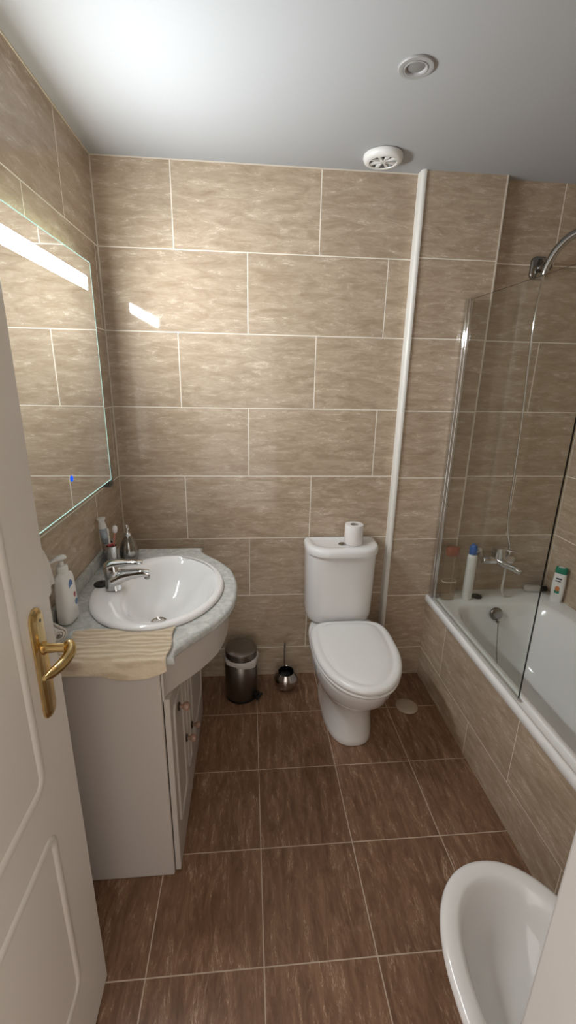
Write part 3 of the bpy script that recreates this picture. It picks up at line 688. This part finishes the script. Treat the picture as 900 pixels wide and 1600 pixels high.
# toilet brush
tb = thing('toilet_brush', 'round polished steel toilet brush pot with upright handle', 'toilet brush', (0.797, -.105, 0))
TC = (0.797, -.105, .0005); axis = Vector((-.02, -.16, 1)).normalized()
MB().lathe([(.034, 0), (.040, .002), (.052, .014), (.0625, .034), (.0655, .055), (.0605, .078), (.050, .096), (.0420, .106), (.0405, .1085), (.0385, .106), (.047, .092), (.058, .070), (.060, .05), (.045, .02), (.01, .016)], TC, axis, 56, True, True).build('pot', M_BRUSHSTEEL, tb, smooth=60)
hb = Vector((0.790, -.106, .05)); ht = Vector((.788, -.105, .273)); mb = MB(); mb.tube([hb, hb.lerp(ht, .5), hb.lerp(ht, .97), ht], [.0055, .0055, .0058, .004], 16); hd = mb.build('handle', M_BRUSHSTEEL, tb, smooth=50)
MB().tube([Vector((.790, -.106, .022)), Vector((.790, -.106, .03)), Vector((.790, -.106, .08)), Vector((.790, -.106, .088))], [.02, .03, .03, .01], 24).build('bristle_head', M_BLACK, tb, smooth=50)

# floor drain cover
fd = MB().lathe([(.050, .0002), (.054, .0006), (.055, .002), (.052, .0035), (.020, .0042), (.001, .0043)], (1.397, -.297, 0), (0,0,1), 48).build('drain_cover', M_DULLSTEEL)
tag(fd, 'round metal drain cover on the floor between toilet and bath', 'drain cover')

# ---------------------------------------------------------------- bidet
BDX = 1.200
bd = thing('bidet', 'white ceramic bidet in the near right corner beside the bath', 'bidet', (BDX, -1.6, 0))
def dring(hw, yf, z, n=2.15, yb=-1.872, ym=-1.57, nb=5.0, cx=BDX): return super_ring(cx, ym, hw, ym - yf, z, n, 80, None, None) if False else [(x, y, zz) for x, y, zz in _dr(hw, yf, z, n, yb, ym, nb, cx)]
def _dr(hw, yf, z, n, yb, ym, nb, cx):
    r = []
    for k in range(80):
        t = 2*PI*k/80; c, s_ = math.cos(t), math.sin(t)
        if s_ > 0: e = 2/n; r.append((cx + hw*sgnpow(c, e), ym + (yf - ym)*sgnpow(s_, e), z))
        else: e = 2/nb; r.append((cx + hw*sgnpow(c, e), ym + (ym - yb)*sgnpow(s_, e), z))
    return r
mb = MB()
mb.loft([dring(.110, -1.43, .0005), dring(.112, -1.425, .01), dring(.105, -1.44, .10), dring(.110, -1.425, .20), dring(.145, -1.37, .29), dring(.172, -1.325, .35), dring(.182, -1.311, .38), dring(.184, -1.309, .39), dring(.181, -1.313, .3985), dring(.172, -1.323, .402), dring(.150, -1.346, .4025, yb=-1.80), dring(.143, -1.354, .399, yb=-1.785), dring(.136, -1.366, .385, yb=-1.77), dring(.125, -1.385, .345, yb=-1.75), dring(.100, -1.425, .295, yb=-1.72), dring(.06, -1.50, .265, yb=-1.67), dring(.022, -1.55, .258, yb=-1.60)])
mb.build('bowl', M_CERAM, bd, smooth=65)
MB().lathe([(.020, 0), (.026, .002), (.024, .005), (.017, .003)], (BDX, -1.575, .2585), (0,0,1), 28).build('drain_ring', M_CHROME, bd)
mb = MB(); mb.lathe([(.024, 0), (.022, .004), (.021, .06), (.018, .066)], (BDX, -1.835, .4025), (0,0,1), 28); mb.tube(catmull([(BDX, -1.835, .445), (BDX, -1.79, .462), (BDX, -1.75, .452)], 5), [.014]*6 + [.012]*5, 16); mb.tube([(BDX, -1.845, .470), (BDX, -1.80, .482), (BDX, -1.76, .486)], [.012, .011, .008], 14, flat=.5)
mb.build('tap', M_CHROME, bd, smooth=50)

# ---------------------------------------------------------------- bath tub
bt = thing('bathtub', 'white enamel bathtub built in along the right wall', 'bathtub', (1.89, -0.95, 0.1))
BX1, BYB, BYF = RX-0.0015, -0.0015, FY+0.0015
def orect(x0, x1, y0, y1, z, N=96):
    """rectangle sampled to match the basin rings by angle"""
    cx, cy = (x0+x1)/2, (y0+y1)/2; hx, hy_ = (x1-x0)/2, (y1-y0)/2; r = []
    for k in range(N):
        t = 2*PI*k/N; c, s_ = math.cos(t), math.sin(t); c2, s2 = sgnpow(c, .12), sgnpow(s_, .12)
        m_ = max(abs(c2), abs(s2)); r.append((cx + hx*c2/m_, cy + hy_*s2/m_, z))
    return r
def bring(x0, x1, y0, y1, z, n=5.0, N=96):
    cx, cy = (x0+x1)/2, (y0+y1)/2; hx, hy_ = (x1-x0)/2, (y1-y0)/2
    return [(cx + hx*sgnpow(math.cos(t), 2/n), cy + hy_*sgnpow(math.sin(t), 2/n), z) for t in (2*PI*k/N for k in range(N))]
mb = MB()
XI = BX + 0.040
mb.loft([orect(XI, BX1, BYF, BYB, BZ-.03), orect(XI, BX1, BYF, BYB, BZ-.002), orect(XI+.003, BX1, BYF, BYB, BZ+.001), orect(XI+.006, BX1, BYF, BYB, BZ+.0015),
         bring(1.606, 2.165, -1.72, -.140, BZ+.0015, 7), bring(1.612, 2.158, -1.712, -.148, BZ-.004, 6.5), bring(1.620, 2.148, -1.70, -.158, BZ-.02, 6), bring(1.640, 2.122, -1.66, -.185, BZ-.15, 5.5), bring(1.660, 2.095, -1.60, -.215, BZ-.29, 5), bring(1.685, 2.065, -1.54, -.26, BZ-.35, 4.5), bring(1.72, 2.03, -1.45, -.32, BZ-.368, 4), bring(1.82, 1.93, -1.2, -.6, BZ-.372, 3)], False, True)
mb.build('tub', M_ENAMEL, bt, smooth=60)
mb = MB()
prf = [(BX-.003, BZ-.034), (BX-.006, BZ-.030), (BX-.0065, BZ-.010), (BX-.003, BZ-.002), (BX+.003, BZ+.0015), (BX+.009, BZ+.002), (BX+.012, BZ-.001), (BX+.0135, BZ-.007), (BX+.032, BZ-.007), (BX+.0395, BZ-.004), (BX+.0395, BZ-.033)]
mb.loft([[(x, y, z) for x, z in prf] for y in (FY+.002, COL_Y-.001)])
mb.build('rim_edge', M_ENAMEL, bt, smooth=50)
OV = (1.866, -.176, .445)
mb = MB(); mb.lathe([(.033, -.004), (.034, .004), (.031, .008), (.012, .011), (.001, .0112)], OV, (0, -1, .18), 36); ov = mb.build('overflow_cover', M_DKCHROME, bt, smooth=50)
ch = MB(); cp = catmull([(1.872, -.192, .405), (1.873, -.197, .40), (1.880, -.215, .25), (1.888, -.245, .135)], 10)
ch.tube(cp, [.0016 + .0008*(i % 2) for i in range(len(cp))], 8)
ch.lathe([(.004, 0), (.008, .004), (.008, .010), (.003, .013)], (1.872, -.190, .400), (0,-.2,1), 14); ch.build('plug_chain', M_DKCHROME, bt, smooth=50)

# glass bath screen
gs = thing('bath_screen', 'clear glass bath screen hinged on a chrome wall profile', 'shower screen', (1.572, -0.45, BZ))
GX = 1.5665
mb = MB(); mb.box(GX-.003, GX+.003, -.850, -.075, BZ+.010, 1.921); mb.m = [0, 1, 1, 0, 1, 0]
mb.build('glass_panel', [M_GLASS, M_DARKEDGE], gs, smooth=0)
mb = MB(); mb.loft([[(x, y, z) for x, y in round_rect(GX-.012, GX+.014, COL_Y-.030, COL_Y-.0015, .006, 4)] for z in (BZ+.006, 1.925)]); mb.loft([[(x, y, z) for x, y in round_rect(GX-.008, GX+.008, COL_Y-.050, COL_Y-.032, .007, 5)] for z in (BZ+.008, 1.928)])
mb.build('wall_profile', M_CHROME, gs, smooth=40)
mb = MB(); mb.box(GX-.004, GX+.004, -.850, -.075, BZ+.0032, BZ+.0095); mb.build('bottom_seal', M_SEAL, gs, smooth=0)

# bath mixer
mx = thing('bath_mixer', 'chrome bath mixer tap on the recess wall above the bath', 'tap', (1.895, 0, .70))
mb = MB(); AX0, AX1, AY, AZ = 1.818, 1.962, -.075, .702
mb.tube([(AX0-.012, AY, AZ), (AX0, AY, AZ), (1.86, AY, AZ), (1.90, AY, AZ), (1.94, AY, AZ), (AX1, AY, AZ), (AX1+.012, AY, AZ)], [.016, .024, .023, .028, .023, .024, .016], 24)
body = mb.build('mixer_body', M_CHROME, mx, smooth=50)
for x in (AX0, AX1): MB().lathe([(.032, .001), (.031, .006), (.018, .016), (.0145, .02), (.0145, .066)], (x, 0, AZ+.012), (0, -1, -.16), 28).build('wall_union', M_CHROME, mx, smooth=50)
mb = MB(); mb.loft([rr_ring(1.890, AY, .030, .030, AZ+.012), rr_ring(1.890, AY, .030, .030, AZ+.045), rr_ring(1.890, AY-.002, .028, .028, AZ+.066), rr_ring(1.890, AY-.002, .018, .018, AZ+.073)])
mb.tube(catmull([(1.895, AY, AZ+.052), (1.925, AY-.02, AZ+.060), (1.970, AY-.050, AZ+.056)], 4), [.016]*3 + [.012]*4 + [.007]*2, 14, flat=.5, upv=(0,0,1)); mb.build('lever', M_CHROME, mx, smooth=50)
mb = MB(); mb.tube(catmull([(1.885, AY-.005, AZ-.004), (1.905, AY-.035, AZ-.012), (1.940, AY-.08, AZ-.020), (1.958, AY-.105, AZ-.030)], 4), [.025]*5 + [.020]*5 + [.016]*3, 18, flat=.8); mb.build('spout', M_CHROME, mx, smooth=50)

# hand shower: bracket, handle, hose
sh = thing('hand_shower', 'chrome hand shower in a dark wall bracket with hanging hose', 'shower', (1.880, 0, 2.06))
mb = MB(); mb.loft([[(x, y, z) for x, z in round_rect(1.853 + s_, 1.928 - s_, 2.022 + s_, 2.114 - s_, .020, 5)] for y, s_ in ((-.0005, 0), (-.012, 0), (-.016, .004))]); mb.lathe([(.019, 0), (.022, .012), (.022, .040), (.017, .048)], (1.896, -.010, 2.066), (.3, -1, .15), 24)
mb.build('wall_bracket', M_DKCHROME, sh, smooth=50)
hp = catmull([(1.893, -.050, 2.035), (1.899, -.058, 2.075), (1.918, -.080, 2.130), (1.952, -.110, 2.172), (1.998, -.145, 2.190), (2.05, -.18, 2.186)], 6)
mb = MB(); mb.tube(hp, [lerp_tab([(0, .0125), (.3, .0165), (.7, .0175), (1, .0185)], i/(len(hp)-1)) for i in range(len(hp))], 20); mb.build('handle', M_MIDCHROME, sh, smooth=60)
mb = MB(); mb.lathe([(.017, -.03), (.022, -.02), (.042, -.004), (.044, .008), (.041, .014), (.001, .0145)], (2.075, -.195, 2.172), (.25, -.35, -1), 40); hd_ = mb.build('shower_head', M_CHROME, sh, smooth=50)
hs = catmull([(1.893, -.050, 2.038), (1.889, -.044, 1.90), (1.896, -.040, 1.70), (1.914, -.036, 1.45), (1.926, -.034, 1.15), (1.930, -.034, .98), (1.937, -.040, .86), (1.952, -.055, .775), (1.956, -.060, .745)], 14)
mb = MB(); mb.tube(hs, [.0052 + .0006*(i % 2) for i in range(len(hs))], 10); mb.lathe([(.008, 0), (.009, .02), (.007, .028)], (1.956, -.060, .722), (0,0,1), 18)
mb.build('hose', M_CHROME, sh, smooth=60)
hp2 = catmull([(1.940, -.075, .668), (1.938, -.080, .60), (1.934, -.085, .545), (1.942, -.090, .506), (1.965, -.090, .500), (1.985, -.088, .503)], 8)
mb = MB(); mb.tube(hp2, .0065, 12); mb.build('drain_hose', M_CLEARTUBE, mx, smooth=60)

# things on the bath rim
RZ = BZ + .0017
b1 = thing('shampoo_bottle', 'tall translucent bottle with red-brown cap beside the screen profile', 'bottle', (1.6345, -.088, RZ))
c = (1.6345, -.088, RZ); mb = MB()
mb.loft([super_ring(c[0], c[1], a, b_, RZ+z, 2.8, 40) for a, b_, z in ((.034, .020, .0005), (.037, .023, .006), (.037, .023, .20), (.034, .021, .234), (.026, .016, .244))]); mb.build('bottle_body', M_CLEARPL, b1, smooth=50)
mb = MB(); mb.loft([super_ring(c[0], c[1], a, b_, RZ+z, 2.6, 40) for a, b_, z in ((.030, .019, .2445), (.032, .021, .247), (.033, .021, .284), (.030, .019, .2885))]); mb.build('cap', M_BROWNCAP, b1, smooth=50)
mb = MB(); mb.loft([super_ring(c[0], c[1], .0376, .0236, RZ+z, 2.8, 40) for z in (.100, .106)], False, False); mb.build('label_band', M_CAULK, b1, smooth=50)
b2 = thing('aerosol_can', 'tall white can with rounded blue cap standing on the bath rim', 'bottle', (1.741, -.092, RZ))
c = (1.741, -.092, RZ)
MB().lathe([(.0225, .0005), (.0245, .003), (.0245, .234), (.023, .244), (.0185, .250)], c, (0,0,1), 40).build('can_body', M_WPLAST, b2, smooth=50)
MB().lathe([(.0175, .2503), (.0195, .252), (.0193, .276), (.0165, .294), (.010, .304), (.002, .307)], c, (0,0,1), 36).build('cap', M_BLUECAP, b2, smooth=60)
pg = MB().lathe([(.024, .0003), (.0265, .002), (.0255, .008), (.021, .0105), (.002, .011)], (1.803, -.080, RZ), (0,0,1), 32).build('bath_plug', M_BLACKRUB); tag(pg, 'black round plug lying on the bath rim beside the white can', 'plug')
b3 = thing('shampoo_bottle', 'flat white shampoo bottle with green cap in the bath corner', 'bottle', (2.195, -.125, RZ))
M3 = Matrix.Translation((2.1995, -.145, RZ)) @ Matrix.Rotation(math.radians(-48), 4, 'Z'); mb = MB()
fr = lambda a, b_, z, n=2.7: super_ring(0, 0, a, b_, z, n, 44)
mb.loft([fr(.024, .013, .0005), fr(.027, .0155, .005), fr(.030, .017, .05), fr(.031, .0175, .10), fr(.028, .0165, .150), fr(.0265, .016, .160)]); mb.xform(M3); mb.build('bottle_body', M_WPLAST, b3, smooth=50)
mb = MB(); mb.loft([fr(.0268, .0163, .1603), fr(.0278, .0170, .163), fr(.0268, .0165, .188), fr(.024, .0145, .192)]); mb.xform(M3); mb.build('cap', M_GREEN, b3, smooth=50)
mb = MB(); mb.loft([fr(.015, .010, .1922), fr(.014, .009, .1935)]); mb.xform(M3); mb.build('cap_top', M_WPLAST, b3, smooth=50)
def print_bar(x0, x1, z0, z1, mat, name, yy):
    mb = MB(); mb.box(x0, x1, yy-.0006, yy+.003, z0, z1); mb.xform(M3); mb.build(name, mat, b3, smooth=0)
print_bar(-.014, .012, .128, .136, M_INK, 'label_print', -.0166); print_bar(-.016, .010, .116, .121, M_INK, 'label_print', -.0171)
print_bar(-.012, .011, .052, .068, M_GREEN, 'label_print', -.0175)
mb = MB(); mb.loft([[(.0 + .011*math.cos(a), y, .078 + .014*math.sin(a)) for a in (2*PI*k/20 for k in range(20))] for y in (-.015, -.0183)]); mb.xform(M3); mb.build('label_picture', M_ORANGE, b3)
b4 = thing('cosmetic_tube', 'milky tube with black cap lying on the bath rim against the wall', 'bottle', (2.13, -.03, RZ))
c = Vector((2.095, -.032, RZ + .0205)); mb = MB()
mb.lathe([(.013, 0), (.018, .004), (.0195, .012), (.0195, .075), (.016, .086), (.011, .089)], c, (1, -.10, 0), 32); mb.build('tube_body', M_CLEARTUBE, b4, smooth=50)
mb = MB(); mb.lathe([(.0125, .0893), (.0150, .091), (.0150, .118), (.0135, .120)], c, (1, -.10, 0), 28); mb.build('cap', M_BLACK, b4, smooth=50)

# ---------------------------------------------------------------- ceiling fittings
dl = thing('downlight', 'round recessed downlight in the ceiling, switched off', 'ceiling light', (1.063, -.640, H))
c = (1.063, -.640, H)
MB().lathe([(.0485, -.0002), (.0485, -.003), (.0465, -.0055), (.036, -.0065), (.0335, -.0055)], c, (0,0,1), 56, True, False).build('outer_ring', M_LAMPRING, dl, smooth=30)
MB().lathe([(.0330, -.004), (.0325, -.0068), (.0300, -.0072), (.0260, -.0050), (.0240, -.0012)], c, (0,0,1), 48, False, False).build('inner_ring', M_LAMPRING, dl, smooth=30)
MB().lathe([(.0245, -.0008), (.0240, -.0018), (.012, -.0045), (.001, -.005)], c, (0,0,1), 40).build('lamp', M_TAUPE, dl)
vt = thing('ceiling_vent', 'round white extractor vent with radial slots in the ceiling', 'vent', (1.120, -.143, H))
c = Vector((1.120, -.143, H))
MB().lathe([(.066, -.0003), (.074, -.003), (.075, -.011), (.071, -.021), (.062, -.026), (.052, -.0265), (.0505, -.023)], c, (0,0,1), 64, True, False).build('rim', M_WPLAST, vt, smooth=50)
MB().lathe([(.0500, -.012), (.001, -.012)], c, (0,0,1), 48, True, False).build('backing', M_BLACK, vt)
mb = MB()
for k in range(8):
    a = PI*k/8*2 + .2; d = Vector((math.cos(a), math.sin(a), 0)); w = Vector((-d.y, d.x, 0)); 
    prs = [c + d*r + w*s_ + Vector((0, 0, z)) for z in (-.0245, -.017) for r, s_ in ((.008, -.0028), (.0512, -.0062), (.0512, .0062), (.008, .0028))]
    i = [mb.add(p) for p in prs]
    for q in ((0,1,2,3), (7,6,5,4), (0,4,5,1), (1,5,6,2), (2,6,7,3), (3,7,4,0)): mb.quad(*[i[x] for x in q])
mb.lathe([(.012, -.0165), (.012, -.0250), (.010, -.0255)], c, (0,0,1), 24)
mb.build('grille', M_WPLAST, vt, smooth=0)
